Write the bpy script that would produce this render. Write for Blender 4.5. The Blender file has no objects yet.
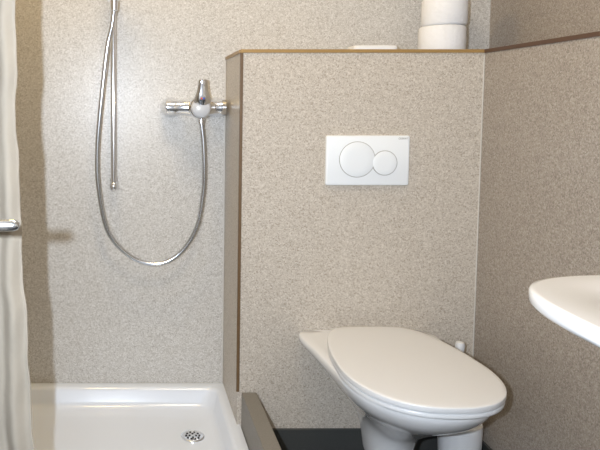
import bpy, bmesh, math
from mathutils import Vector, Matrix

scene = bpy.context.scene
COL = scene.collection
scene.view_settings.view_transform = 'Standard'
scene.view_settings.look = 'None'

# ------------------------------------------------------------------ materials
def new_mat(name):
    m = bpy.data.materials.new(name); m.use_nodes = True
    nt = m.node_tree
    return m, nt, nt.nodes['Principled BSDF']

def plain(name, col, rough=0.5, metal=0.0, coat=0.0, bump=0.0, bscale=200, var=0.03, sss=0):
    m, nt, p = new_mat(name)
    tc = nt.nodes.new('ShaderNodeTexCoord')
    no = nt.nodes.new('ShaderNodeTexNoise'); no.inputs['Scale'].default_value = bscale; no.inputs['Detail'].default_value = 3
    nt.links.new(tc.outputs['Object'], no.inputs['Vector'])
    mx = nt.nodes.new('ShaderNodeMix'); mx.data_type = 'RGBA'
    mx.inputs[6].default_value = (*[c*(1-var) for c in col], 1)
    mx.inputs[7].default_value = (*[min(1, c*(1+var)) for c in col], 1)
    nt.links.new(no.outputs['Fac'], mx.inputs[0])
    nt.links.new(mx.outputs[2], p.inputs['Base Color'])
    p.inputs['Roughness'].default_value = rough
    p.inputs['Metallic'].default_value = metal
    p.inputs['Coat Weight'].default_value = coat
    p.inputs['Coat Roughness'].default_value = 0.08
    if bump:
        b = nt.nodes.new('ShaderNodeBump'); b.inputs['Strength'].default_value = bump; b.inputs['Distance'].default_value = 0.002
        nt.links.new(no.outputs['Fac'], b.inputs['Height']); nt.links.new(b.outputs['Normal'], p.inputs['Normal'])
    return m

def speckle(name, dark, mid, light, rough=0.38, sc=420, spec=0.4):
    m, nt, p = new_mat(name)
    tc = nt.nodes.new('ShaderNodeTexCoord')
    outs = []
    for s in (sc, sc*.66):
        v = nt.nodes.new('ShaderNodeTexVoronoi'); v.inputs['Scale'].default_value = s
        nt.links.new(tc.outputs['Object'], v.inputs['Vector'])
        sp = nt.nodes.new('ShaderNodeSeparateColor'); nt.links.new(v.outputs['Color'], sp.inputs[0])
        r = nt.nodes.new('ShaderNodeValToRGB'); e = r.color_ramp.elements
        e[0].position = 0.10; e[0].color = (*dark, 1)
        e[1].position = 0.88; e[1].color = (*light, 1)
        k = e.new(0.28); k.color = (*mid, 1)
        k = e.new(0.70); k.color = (*mid, 1)
        nt.links.new(sp.outputs[0], r.inputs['Fac']); outs.append(r)
    mx = nt.nodes.new('ShaderNodeMix'); mx.data_type = 'RGBA'; mx.inputs[0].default_value = 0.5
    nt.links.new(outs[0].outputs['Color'], mx.inputs[6]); nt.links.new(outs[1].outputs['Color'], mx.inputs[7])
    nt.links.new(mx.outputs[2], p.inputs['Base Color'])
    p.inputs['Roughness'].default_value = rough
    p.inputs['Specular IOR Level'].default_value = spec
    return m

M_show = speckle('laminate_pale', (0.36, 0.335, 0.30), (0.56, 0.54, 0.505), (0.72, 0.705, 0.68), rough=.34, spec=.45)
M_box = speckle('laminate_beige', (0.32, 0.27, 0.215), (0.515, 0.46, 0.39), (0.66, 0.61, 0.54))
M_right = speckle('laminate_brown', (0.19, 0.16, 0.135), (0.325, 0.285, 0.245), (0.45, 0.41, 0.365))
M_plaster = plain('plaster', (0.80, 0.78, 0.74), 0.8, bump=0.1)
M_floor = plain('vinyl_floor', (0.03, 0.031, 0.030), 0.5, var=0.3, bscale=300)
M_skirt = plain('vinyl_skirting', (0.050, 0.052, 0.050), 0.5, var=0.2, bscale=300)
M_brown = plain('brown_profile', (0.13, 0.075, 0.032), 0.4, var=0.1)
M_gold = plain('brass_profile', (0.36, 0.225, 0.08), 0.4, metal=0.2, var=0.1)
M_dbrown = plain('dark_brown_profile', (0.085, 0.042, 0.022), 0.45, var=0.1)
M_caulk = plain('caulk', (0.60, 0.58, 0.54), 0.5)
M_cer = plain('ceramic_white', (0.74, 0.75, 0.765), 0.12, coat=0.6, var=0.005, bscale=5)
M_lid = plain('seat_plastic', (0.72, 0.73, 0.745), 0.30, coat=0.15, var=0.005, bscale=5)
M_tray = plain('tray_enamel', (0.75, 0.80, 0.88), 0.15, coat=0.5, var=0.005, bscale=5)
M_chrome = plain('chrome', (0.86, 0.89, 0.94), 0.14, metal=1, var=0.0)
M_hose = plain('hose_metal', (0.64, 0.67, 0.71), 0.22, metal=1, var=0.0)
M_plate = plain('plate_plastic', (0.80, 0.83, 0.85), 0.35, var=0.005, bscale=5)
M_groove = plain('groove_grey', (0.30, 0.29, 0.27), 0.6)
M_dark = plain('dark', (0.02, 0.02, 0.02), 0.7)
M_paper = plain('tissue_paper', (0.78, 0.79, 0.81), 1.0, bump=1.0, bscale=110)
M_cardb = plain('cardboard', (0.45, 0.35, 0.24), 0.9)
M_curb = plain('curb_stone', (0.20, 0.185, 0.16), 0.5, var=0.25, bscale=250)
M_curtain = plain('curtain_fabric', (0.40, 0.355, 0.29), 0.95, bump=0.4, bscale=70)
M_door = plain('door_paint', (0.75, 0.73, 0.68), 0.45)
M_red = plain('red_mark', (0.6, 0.03, 0.02), 0.4)
M_blue = plain('blue_mark', (0.03, 0.08, 0.5), 0.4)
M_cap = plain('grey_cap', (0.60, 0.61, 0.63), 0.3, var=0.0)

# ------------------------------------------------------------------ helpers
def finish(bm, name, mat, parent=None, smooth=True, origin=None, bevel=0, angle=40):
    bmesh.ops.recalc_face_normals(bm, faces=bm.faces)
    me = bpy.data.meshes.new(name); bm.to_mesh(me); bm.free()
    vs = [v.co for v in me.vertices]
    if origin is None:
        mn = [min(v[i] for v in vs) for i in range(3)]; mxx = [max(v[i] for v in vs) for i in range(3)]
        origin = Vector(((mn[0]+mxx[0])/2, (mn[1]+mxx[1])/2, mn[2]))
    origin = Vector(origin)
    me.transform(Matrix.Translation(-origin))
    for mt in (mat if isinstance(mat, (list, tuple)) else [mat]):
        me.materials.append(mt)
    ob = bpy.data.objects.new(name, me); COL.objects.link(ob)
    ob.location = origin
    if smooth:
        for p in me.polygons: p.use_smooth = True
        try:
            me.set_sharp_from_angle(angle=math.radians(angle))
        except Exception: pass
    if bevel:
        b = ob.modifiers.new('Bevel', 'BEVEL'); b.width = bevel; b.segments = 3; b.limit_method = 'ANGLE'
    if parent is not None:
        ob.parent = parent
        ob.matrix_parent_inverse = Matrix.Translation(-WLOC(parent))
    return ob

def WLOC(o):
    return Vector(o.location)

def empty(name, loc, label, cat):
    e = bpy.data.objects.new(name, None); COL.objects.link(e); e.location = loc
    e.empty_display_size = 0.05
    e['label'] = label; e['category'] = cat
    return e

def tag(o, label, cat):
    o['label'] = label; o['category'] = cat; return o

def struct(o):
    o['kind'] = 'structure'; return o

def add_box(bm, x0, x1, y0, y1, z0, z1):
    v = [bm.verts.new((x, y, z)) for x in (x0, x1) for y in (y0, y1) for z in (z0, z1)]
    for f in ((0,1,3,2),(4,6,7,5),(0,4,5,1),(2,3,7,6),(0,2,6,4),(1,5,7,3)):
        bm.faces.new([v[i] for i in f])

def box(name, x0, x1, y0, y1, z0, z1, mat, bevel=0, parent=None):
    bm = bmesh.new(); add_box(bm, x0, x1, y0, y1, z0, z1)
    return finish(bm, name, mat, parent, smooth=False, bevel=bevel)

def loft(bm, rings, cap0=True, cap1=True, mi=0):
    R = [[bm.verts.new(p) for p in r] for r in rings]
    n = len(R[0])
    for a, b in zip(R, R[1:]):
        for i in range(n):
            f = bm.faces.new((a[i], a[(i+1) % n], b[(i+1) % n], b[i])); f.material_index = mi
    if cap0: bm.faces.new(R[0]).material_index = mi
    if cap1: bm.faces.new(R[-1]).material_index = mi
    return R

def basis(axis):
    a = Vector(axis).normalized()
    t = Vector((0, 0, 1)) if abs(a.z) < 0.9 else Vector((1, 0, 0))
    u = a.cross(t).normalized(); w = a.cross(u).normalized()
    return a, u, w

def lathe(bm, base, axis, prof, seg=40, cap0=True, cap1=True, mi=0):
    a, u, w = basis(axis); base = Vector(base)
    rings = []
    for d, r in prof:
        r = max(r, 1e-5)
        rings.append([base + a*d + (u*math.cos(t) + w*math.sin(t))*r for t in [2*math.pi*i/seg for i in range(seg)]])
    return loft(bm, rings, cap0, cap1, mi)

def catmull(pts, n=12):
    P = [Vector(p) for p in pts]; P = [P[0]*2-P[1]] + P + [P[-1]*2-P[-2]]
    out = []
    for i in range(1, len(P)-2):
        p0, p1, p2, p3 = P[i-1:i+3]
        for k in range(n):
            t = k/n
            out.append(0.5*((2*p1)+(-p0+p2)*t+(2*p0-5*p1+4*p2-p3)*t*t+(-p0+3*p1-3*p2+p3)*t**3))
    out.append(P[-2]); return out

def tube(bm, pts, rad, seg=16, ref=(0, 1, 0)):
    rings = []
    for i, p in enumerate(pts):
        d = (pts[min(i+1, len(pts)-1)] - pts[max(i-1, 0)]).normalized()
        u = d.cross(Vector(ref)).normalized(); w = d.cross(u).normalized()
        r = rad(i) if callable(rad) else rad
        rings.append([p + (u*math.cos(t)+w*math.sin(t))*r for t in [2*math.pi*k/seg for k in range(seg)]])
    loft(bm, rings)

def dshape(w, vb, vf, vc, nf=2.1, nb=5, k=0.2, n=72, s=1.0):
    out = []
    for i in range(n):
        t = 2*math.pi*(i+0.5)/n
        c, sn = math.cos(t), math.sin(t)
        if sn >= 0: ex, a = nf, vf-vc
        else: ex, a = nb, vc-vb
        u = w*math.copysign(abs(c)**(2/ex), c); v = math.copysign(abs(sn)**(2/ex), sn)*a
        if sn < 0: u *= 1 - k*(abs(v)/a)**1.5
        out.append((u*s, vc+v*s))
    return out

# ------------------------------------------------------------------ room
DB, DF = 2.14, 1.85
BX = 0.319
RX = 1.017
LZ = 1.207
H = 2.35
struct(box('floor', -0.62, 1.30, -0.08, 2.24, -0.06, 0, M_floor))
struct(box('ceiling', -0.62, 1.30, -0.08, 2.24, H, H+0.06, M_plaster))
struct(box('wall_back', -0.62, 1.30, DB, DB+0.1, 0, H, M_show))
struct(box('wall_left', -0.62, -0.5, -0.08, DB, 0, H, M_show))
struct(box('wall_toilet', BX, RX, DF, DB, 0, LZ, M_box))
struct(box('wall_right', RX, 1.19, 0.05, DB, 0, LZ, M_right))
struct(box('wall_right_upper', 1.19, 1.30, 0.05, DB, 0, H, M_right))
bm = bmesh.new()
add_box(bm, -0.5, -0.34, -0.06, 0.05, 0, H); add_box(bm, 0.56, 1.19, -0.06, 0.05, 0, H); add_box(bm, -0.34, 0.56, -0.06, 0.05, 2.05, H)
struct(finish(bm, 'wall_front', M_plaster, smooth=False))
struct(box('trim_1', BX-0.001, RX, DF-0.003, DF+0.012, LZ-0.007, LZ+0.003, M_gold, 0.001))
struct(box('trim_2', BX-0.003, BX+0.008, DF+0.012, DB, LZ-0.007, LZ+0.003, M_gold, 0.001))
struct(box('trim_3', BX-0.003, BX+0.006, DF-0.003, DF+0.004, 0.2, LZ-0.007, M_brown, 0.001))
struct(box('trim_4', RX-0.003, RX+0.012, 0.05, DF-0.003, LZ-0.008, LZ+0.003, M_dbrown, 0.001))
struct(box('trim_5', RX-0.003, RX, DF-0.003, DF, 0.11, LZ-0.014, M_caulk, 0.001))
struct(box('trim_6', BX-0.005, BX, DB-0.005, DB, 0.11, LZ-0.012, M_caulk, 0.002))
struct(box('baseboard_back', 0.377, RX, DF-0.008, DF, 0, 0.088, M_skirt, 0.002))
struct(box('baseboard_right', RX-0.008, RX, 0.05, DF-0.008, 0, 0.088, M_skirt, 0.002))

# ------------------------------------------------------------------ curb
curb = box('shower_curb', BX+0.012, BX+0.057, 1.0, DF-0.004, 0, 0.20, M_curb, 0.003)
tag(curb, 'grey-brown raised shower curb beside the white tray', 'shower curb')

# ------------------------------------------------------------------ shower tray
def rrect(x0, x1, y0, y1, r, z, seg=8):
    out = []
    for cx, cy, a0 in ((x1-r, y1-r, 0), (x0+r, y1-r, 90), (x0+r, y0+r, 180), (x1-r, y0+r, 270)):
        for i in range(seg+1):
            a = math.radians(a0+90*i/seg); out.append(Vector((cx+r*math.cos(a), cy+r*math.sin(a), z)))
    return out
tray = empty('shower_tray', (-0.085, 1.72, 0), 'white enamel shower tray with a chrome drain', 'shower tray')
tx0, tx1, ty0, ty1 = -0.495, BX+0.011, 1.30, DB-0.001
def tr(o, z, r): return rrect(tx0+o, tx1-o, ty0+o, ty1-o, r, z-.011)
bm = bmesh.new()
loft(bm, [tr(0, 0.011, .004), tr(0, .106, .004), tr(.001, .109, .005), tr(.004, .11, .006), tr(.030, .11, .03), tr(.036, .108, .036), tr(.042, .10, .04),
          tr(.052, .066, .05), tr(.060, .055, .055), tr(.075, .048, .06), tr(.12, .045, .08), tr(.30, .043, .05)], True, True)
finish(bm, 'basin', M_tray, tray)
dx, dy, dz = 0.193, 1.900, 0.034
bm = bmesh.new(); lathe(bm, (dx, dy, dz), (0, 0, 1), [(0, .036), (.003, .036), (.005, .033), (.005, .028), (.004, .026), (.0045, 0)])
drain = finish(bm, 'drain', M_chrome, tray)
bm = bmesh.new()
for rr, cnt in ((.010, 4), (.020, 10)):
    for i in range(cnt):
        a = 2*math.pi*i/cnt
        lathe(bm, (dx+rr*math.cos(a), dy+rr*math.sin(a), dz+.0035), (0, 0, 1), [(0, .0034), (.0018, .0034)], seg=10)
hol = finish(bm, 'drain_hole', M_dark, drain); hol['kind'] = 'stuff'

# ------------------------------------------------------------------ toilet
cx = 0.687
toilet = empty('toilet', (cx, DF-0.25, 0.0), 'white ceramic wall-hung toilet with closed lid', 'toilet')
def TR(o, z): return [Vector((cx+u, DF-v, z)) for u, v in o]
bm = bmesh.new()
lev = [  # z, w, vb, vf, vc, nf, k, nb
    (.098, .040, .15, .24, .20, 2.1, 0, 2.5),
    (.102, .050, .135, .26, .20, 2.1, 0, 2.5),
    (.13, .056, .12, .275, .20, 2.1, 0, 2.6),
    (.175, .060, .11, .29, .20, 2.1, 0, 2.8),
    (.205, .064, .08, .308, .20, 2.1, 0, 3.2),
    (.228, .073, .035, .332, .20, 2.1, 0, 4),
    (.245, .082, .0005, .356, .21, 2.15, -.18, 7),
    (.268, .096, .0005, .390, .225, 2.2, -.14, 9),
    (.292, .115, .0005, .430, .25, 2.2, -.11, 10),
    (.312, .133, .0005, .464, .27, 2.2, -.10, 10),
    (.330, .149, .0005, .491, .285, 2.2, -.12, 10),
    (.348, .162, .0005, .511, .30, 2.2, -.15, 10),
    (.362, .169, .0005, .522, .30, 2.2, -.19, 10),
    (.371, .172, .0005, .527, .30, 2.2, -.22, 10),
    (.385, .174, .0005, .529, .30, 2.2, -.21, 10),
    (.388, .170, .0005, .524, .30, 2.2, -.21, 10)]
rings = [TR(dshape(w, vb, vf, vc, nf, nb, k), z) for z, w, vb, vf, vc, nf, k, nb in lev]
rings.append(TR(dshape(.15, 0.02, .49, .30, 2.2, 7, -.18), .3885))
loft(bm, rings)
finish(bm, 'bowl', M_cer, toilet, angle=75)
def SH(s, z, w=.179, vb=.050, vf=.550): return TR(dshape(w, vb, vf, .33, 2.35, 4.8, .27, n=96, s=s), z)
bm = bmesh.new()
loft(bm, [SH(.96, .389), SH(.985, .390), SH(.99, .393), SH(.99, .400), SH(.98, .4015), SH(.9, .4015)])
finish(bm, 'seat', M_lid, toilet, angle=60)
bm = bmesh.new()
loft(bm, [SH(.95, .4040), SH(.998, .4040), SH(1.0, .405), SH(1.0, .4140), SH(.999, .4155), SH(.994, .4164), SH(.95, .4170), SH(.8, .4175), SH(.55, .418), SH(.3, .4182), SH(.08, .4182)])
finish(bm, 'lid', M_lid, toilet, angle=60)
for sx in (-.075, .075):
    bm = bmesh.new(); lathe(bm, (cx+sx-.018, DF-.038, .397), (1, 0, 0), [(0, .009), (.002, .010), (.034, .010), (.036, .009)], 20)
    h = finish(bm, 'hinge', M_lid, toilet)

# ------------------------------------------------------------------ flush plate
px, pz, pw, ph = 0.686, 0.891, .120, .072
fp = empty('flush_plate', (px, DF, pz-ph), 'white dual-button flush plate on the speckled wall', 'flush plate')
bm = bmesh.new()
def yr(x0, x1, z0, z1, r, y): return [Vector((p.x, y, p.y)) for p in rrect(x0, x1, z0, z1, r, 0)]
loft(bm, [yr(px-pw, px+pw, pz-ph, pz+ph, .005, DF-.0002), yr(px-pw, px+pw, pz-ph, pz+ph, .005, DF-.008), yr(px-pw+.001, px+pw-.001, pz-ph+.001, pz+ph-.001, .005, DF-.010), yr(px-pw+.004, px+pw-.004, pz-ph+.004, pz+ph-.004, .004, DF-.0115)])
finish(bm, 'plate', M_plate, fp, angle=30)
def button(bx, bz, r, dep):
    bm = bmesh.new(); lathe(bm, (bx, DF-.0110, bz), (0, -1, 0), [(0, r), (dep, r), (dep+.0002, r-.0022)], 64)
    rim = finish(bm, 'button_ring', M_groove, fp); rim['label'] = 'thin grey ring outline around flush button'
    bm = bmesh.new(); lathe(bm, (bx, DF-.0110, bz), (0, -1, 0), [(0, r-.0016), (dep+.001, r-.0016), (dep+.0018, r-.003), (dep+.0016, r*.5), (dep+.0014, 0)], 64)
    finish(bm, 'button', M_plate, fp)
button(px-.031, pz+.003, .052, .0009)
button(px+.048, pz-.007, .036, .0022)
def text_obj(txt, size, name, mat, parent, loc):
    cu = bpy.data.curves.new('t', 'FONT'); cu.body = txt; cu.size = size; cu.extrude = 0.0002; cu.align_x = 'RIGHT'
    to = bpy.data.objects.new('t', cu); COL.objects.link(to)
    bpy.context.view_layer.update()
    me = bpy.data.meshes.new_from_object(to.evaluated_get(bpy.context.evaluated_depsgraph_get()))
    bpy.data.objects.remove(to)
    me.transform(Matrix.Rotation(math.pi/2, 4, 'X'))
    me.materials.clear(); me.materials.append(mat)
    o = bpy.data.objects.new(name, me); COL.objects.link(o); o.location = loc
    o.parent = parent; o.matrix_parent_inverse = Matrix.Translation(-WLOC(parent))
    return o
text_obj('GEBERIT', .0075, 'printed_lettering', M_groove, fp, (px+pw-.006, DF-.0117, pz+ph-.011))

# ------------------------------------------------------------------ toilet rolls
RH = .084
def roll(x, y, z, r):
    e = empty('toilet_roll', (x, y, z), 'white toilet paper roll stacked on the ledge', 'toilet roll')
    e['group'] = 'toilet rolls stacked on the ledge'
    bm = bmesh.new()
    lathe(bm, (x, y, z), (0, 0, 1), [(0, .023), (0, r-.008), (.002, r-.003), (.007, r), (RH*.5, r+.0008), (RH-.008, r), (RH-.003, r-.003), (RH-.001, r-.008), (RH-.001, .023), (0, .023)], 56, False, False)
    finish(bm, 'paper', M_paper, e)
    bm = bmesh.new()
    lathe(bm, (x, y, z), (0, 0, 1), [(0, .0215), (0, .023), (RH-.0005, .023), (RH-.0005, .0215), (0, .0215)], 40, False, False)
    finish(bm, 'cardboard_core', M_cardb, e)
roll(.958, 1.985, LZ+.0005, .066)
roll(.963, 1.985, LZ+.0005+RH, .064)
roll(.962, 1.985, LZ+.0005+2*RH, .064)

bm = bmesh.new()
def pk(o, z): return rrect(.672+o, .803-o, 1.93+o, 2.01-o, .012, z)
loft(bm, [pk(.003, LZ+.001), pk(0, LZ+.004), pk(0, LZ+.018), pk(.004, LZ+.022)])
tag(finish(bm, 'soap_box', M_paper), 'small flat white box lying on the ledge', 'box')

# ------------------------------------------------------------------ toilet brush
bx, by = .935, 1.755
br = empty('toilet_brush', (bx, by, 0), 'white toilet brush in a round holder beside the toilet', 'toilet brush')
bm = bmesh.new(); lathe(bm, (bx, by, 0), (0, 0, 1), [(0, .05), (.003, .053), (.150, .058), (.158, .057), (.162, .050), (.162, .02), (.155, .018)], 48)
finish(bm, 'holder', M_lid, br)
bm = bmesh.new(); lathe(bm, (bx-.008, by, .145), (0, 0, 1), [(0, .012), (.05, .008), (.195, .008), (.217, .011), (.233, .013), (.241, .011), (.244, 0)], 24)
finish(bm, 'handle', M_lid, br)

# ------------------------------------------------------------------ wash basin (right wall)
scy = .640
sink = empty('washbasin', (RX-.2, scy, .62), 'white ceramic washbasin mounted on the speckled wall', 'washbasin')
def SR(w, vf, z, vb=0.0005, vc=.2, nf=4.2): return [Vector((RX-v, scy+u, z+.005)) for u, v in dshape(w, vb, vf, vc, nf, 9, 0.0, 96)]
bm = bmesh.new()
loft(bm, [SR(.08, .20, .675, vc=.1, nf=3), SR(.13, .27, .678, vc=.13, nf=3), SR(.18, .34, .698, vc=.16, nf=3), SR(.225, .395, .725, nf=3.2), SR(.254, .436, .745, nf=3.6), SR(.272, .467, .761), SR(.282, .486, .771), SR(.287, .494, .776), SR(.290, .497, .781), SR(.290, .497, .794), SR(.288, .495, .7965), SR(.283, .490, .797),
          SR(.225, .415, .794, .10, .25), SR(.218, .408, .791, .105, .25), SR(.205, .395, .78, .11, .25), SR(.17, .36, .75, .13, .25, 2.6), SR(.11, .31, .728, .17, .25, 2.2), SR(.03, .27, .724, .23, .25, 2)])
finish(bm, 'basin', M_cer, sink, angle=60)

# ------------------------------------------------------------------ shower mixer
mx_, mz, my = .222, 1.043, 2.070
mix = empty('shower_mixer', (mx_, DB, mz-.03), 'chrome single-lever shower mixer on the pale wall', 'shower mixer')
bm = bmesh.new()
lathe(bm, (mx_-.111, my, mz), (1, 0, 0), [(0, .014), (.002, .021), (.006, .0255), (.020, .0265), (.034, .0255), (.047, .024), (.067, .0255), (.087, .029), (.135, .029), (.152, .0255), (.167, .024), (.178, .0255), (.188, .0262), (.197, .025), (.200, .014)], 36)
finish(bm, 'body', M_chrome, mix)
for sx in (-.088, .063):
    bm = bmesh.new(); lathe(bm, (mx_+sx, DB-.0005, mz), (0, -1, 0), [(0, .034), (.008, .034), (.025, .032), (.04, .027), (.069, .0225)], 32)
    finish(bm, 'wall_flange', M_chrome, mix)
bm = bmesh.new(); lathe(bm, (mx_, my+.005, mz), (0, -1, 0), [(0, .036), (.03, .037), (.055, .036), (.062, .034), (.064, .030)], 40)
finish(bm, 'cartridge_body', M_chrome, mix)
bm = bmesh.new(); lathe(bm, (mx_, my-.058, mz-.002), (0, -1, 0), [(0, .031), (.004, .031), (.010, .029), (.014, .023), (.017, .010), (.0175, 0)], 40)
cart = finish(bm, 'cartridge_cap', M_cap, mix); cart['label'] = 'pale grey round cap'
bm = bmesh.new()
rings = []
for z, hw, y, th in ((.008, .020, 2.004, .010), (.018, .027, 2.002, .013), (.030, .0255, 1.999, .013), (.042, .021, 1.996, .011), (.056, .017, 1.993, .009), (.070, .0150, 1.990, .008), (.080, .0145, 1.987, .007), (.086, .012, 1.986, .005)):
    rings.append([Vector((mx_+.003+hw*math.cos(t), y+th*math.sin(t), mz+z)) for t in [2*math.pi*i/24 for i in range(24)]])
loft(bm, rings); finish(bm, 'lever', M_chrome, mix, angle=60)
for o, m_ in ((-.0035, M_red), (.0035, M_blue)):
    bm = bmesh.new(); lathe(bm, (mx_+.003+o, 1.990, mz+.028), (0, -1, 0), [(0, .0030), (.0050, .0030)], 14); finish(bm, 'temperature_mark', m_, mix)
bm = bmesh.new(); lathe(bm, (mx_+.008, my, mz-.012), (0, 0, -1), [(0, .014), (.026, .014), (.028, .012), (.038, .012)], 24)
finish(bm, 'hose_outlet', M_chrome, mix)

# ------------------------------------------------------------------ shower rail + hand shower
rail = empty('shower_rail', (-.055, DB, .78), 'slim chrome shower rail with hand shower and slider', 'shower rail')
bm = bmesh.new(); lathe(bm, (-.054, 2.095, .790), (0, 0, 1), [(0, .0095), (1.0, .0095), (1.002, .006)], 24)
finish(bm, 'rail', M_chrome, rail)
bm = bmesh.new(); lathe(bm, (-.054, 2.095, .768), (0, 0, 1), [(0, .004), (.002, .009), (.006, .013), (.016, .0145), (.024, .013), (.028, .0098)], 28)
finish(bm, 'end_cap', M_chrome, rail)
for z in (.80, 1.77):
    bm = bmesh.new(); lathe(bm, (-.054, DB-.0005, z), (0, -1, 0), [(0, .013), (.005, .013), (.01, .007), (.04, .007)], 24)
    finish(bm, 'rail_bracket', M_chrome, rail)
bm = bmesh.new(); add_box(bm, -.075, -.033, 2.045, 2.112, 1.385, 1.42); finish(bm, 'slider', M_chrome, rail, smooth=False, bevel=.006)
hs = empty('hand_shower', (-.045, 2.03, 1.36), 'chrome hand shower held on the rail slider', 'hand shower')
bm = bmesh.new()
lathe(bm, (-.050, 2.035, 1.345), (0.02, -.20, 1), [(0, .009), (.004, .0125), (.08, .0125), (.17, .012), (.2, .016)], 24)
finish(bm, 'handle', M_chrome, hs)
bm = bmesh.new(); lathe(bm, (-.045, 2.01, 1.57), (0, -1, -.35), [(0, .02), (.012, .038), (.03, .045), (.036, .043), (.036, 0)], 36)
finish(bm, 'spray_head', M_chrome, hs)
hp = [(.230, 2.070, .998), (.238, 2.072, .93), (.242, 2.075, .84), (.240, 2.08, .765), (.220, 2.085, .65), (.166, 2.09, .562), (.09, 2.09, .525), (0.005, 2.09, .548), (-.071, 2.085, .632), (-.102, 2.075, .775), (-.106, 2.07, .904), (-.092, 2.062, 1.066), (-.073, 2.055, 1.228), (-.057, 2.045, 1.30), (-.050, 2.037, 1.35)]
pts = catmull(hp, 26)
bm = bmesh.new(); tube(bm, pts, lambda i: .0082 if i % 2 else .0070, 14)
hose = finish(bm, 'hose', M_hose, hs, angle=80)
hose['label'] = 'flexible ribbed metal hose hanging in a loop'

# ------------------------------------------------------------------ curtain
cur = empty('shower_curtain', (-.36, 1.22, .2), 'cream fabric shower curtain hanging in soft folds', 'shower curtain')
bm = bmesh.new()
nx, nz = 120, 90
grid = []
for j in range(nz+1):
    t = j/nz; z = 2.06 - t*1.86
    row = []
    xe = -.212 + (.026*max(0, (1.0-z)/.6)**1.3 if z < 1.0 else 0) + .0015*math.sin(z*23) + .0013*math.sin(z*41) + .0007*math.sin(z*87)
    for i in range(nx+1):
        s = i/nx
        x = -.49 + (xe+.49)*s
        y = 1.20 + .005*math.sin(s*46+0.8*t+.9*math.sin(z*5)) * (0.7+.6*t) + .008*math.sin(s*17+2*t) + .002*math.sin(z*27+s*20) + .0013*math.sin(z*55-s*33)
        row.append(bm.verts.new((x, y, z)))
    grid.append(row)
for j in range(nz):
    for i in range(nx):
        bm.faces.new((grid[j][i], grid[j][i+1], grid[j+1][i+1], grid[j+1][i]))
c = finish(bm, 'fabric', M_curtain, cur, angle=180)
sm = c.modifiers.new('Solid', 'SOLIDIFY'); sm.thickness = .0015
bm = bmesh.new(); lathe(bm, (-.498, 1.20, 2.07), (1, 0, 0), [(0, .02), (.006, .02), (.007, .011), (.82, .011)], 20)
finish(bm, 'curtain_rod', M_chrome, cur)

# ------------------------------------------------------------------ door with handle
door = struct(box('door_1', -.30, -.262, .055, .86, .006, 2.03, M_door, .002))
def dchild(bm, name, mat, **k):
    return finish(bm, name, mat, door, **k)
bm = bmesh.new(); lathe(bm, (-.262, .81, .897), (1, 0, 0), [(0, .026), (.006, .026), (.009, .022)], 32); dchild(bm, 'handle_rosette', M_chrome)
bm = bmesh.new(); lathe(bm, (-.262, .81, .897), (1, 0, 0), [(0, .0075), (.105, .0078), (.113, .0076), (.118, .006), (.1205, .003), (.121, 0)], 24)
dchild(bm, 'door_handle', M_hose)
bm = bmesh.new(); lathe(bm, (-.262, .81, .835), (1, 0, 0), [(0, .022), (.006, .022), (.009, .018)], 32); dchild(bm, 'lock_rosette', M_chrome)

# ------------------------------------------------------------------ lights
def area(name, loc, rot, size, power, col):
    l = bpy.data.lights.new(name, 'AREA'); l.shape = 'DISK'; l.size = size; l.energy = power; l.color = col
    o = bpy.data.objects.new(name, l); COL.objects.link(o); o.location = loc; o.rotation_euler = rot
    return o
area('front_light', (-.11, -.03, 1.08), (math.radians(90), 0, math.radians(-3)), .022, 27, (.80, .885, 1.0))
area('overhead_light', (.25, 1.0, 2.32), (0, 0, 0), .40, 10, (1.0, .80, .56))
area('overhead_light', (-.15, 1.62, 2.32), (0, 0, 0), .25, 6.5, (1.0, .70, .28))  # added warm fill to brighten the partition's left side, not a known fixture
w = bpy.data.worlds.new('World'); scene.world = w; w.use_nodes = True
w.node_tree.nodes['Background'].inputs[0].default_value = (1, .96, .93, 1)
w.node_tree.nodes['Background'].inputs[1].default_value = 0.40

# ------------------------------------------------------------------ camera
cd = bpy.data.cameras.new('Camera'); cam = bpy.data.objects.new('Camera', cd); COL.objects.link(cam)
cam.location = (0, 0, 1.05); cam.rotation_euler = (math.radians(86), 0, 0)
cd.sensor_width = 36; cd.lens = 640/600*36; cd.clip_start = .01
cd.shift_x = 170/600; cd.shift_y = -75/600
scene.camera = cam
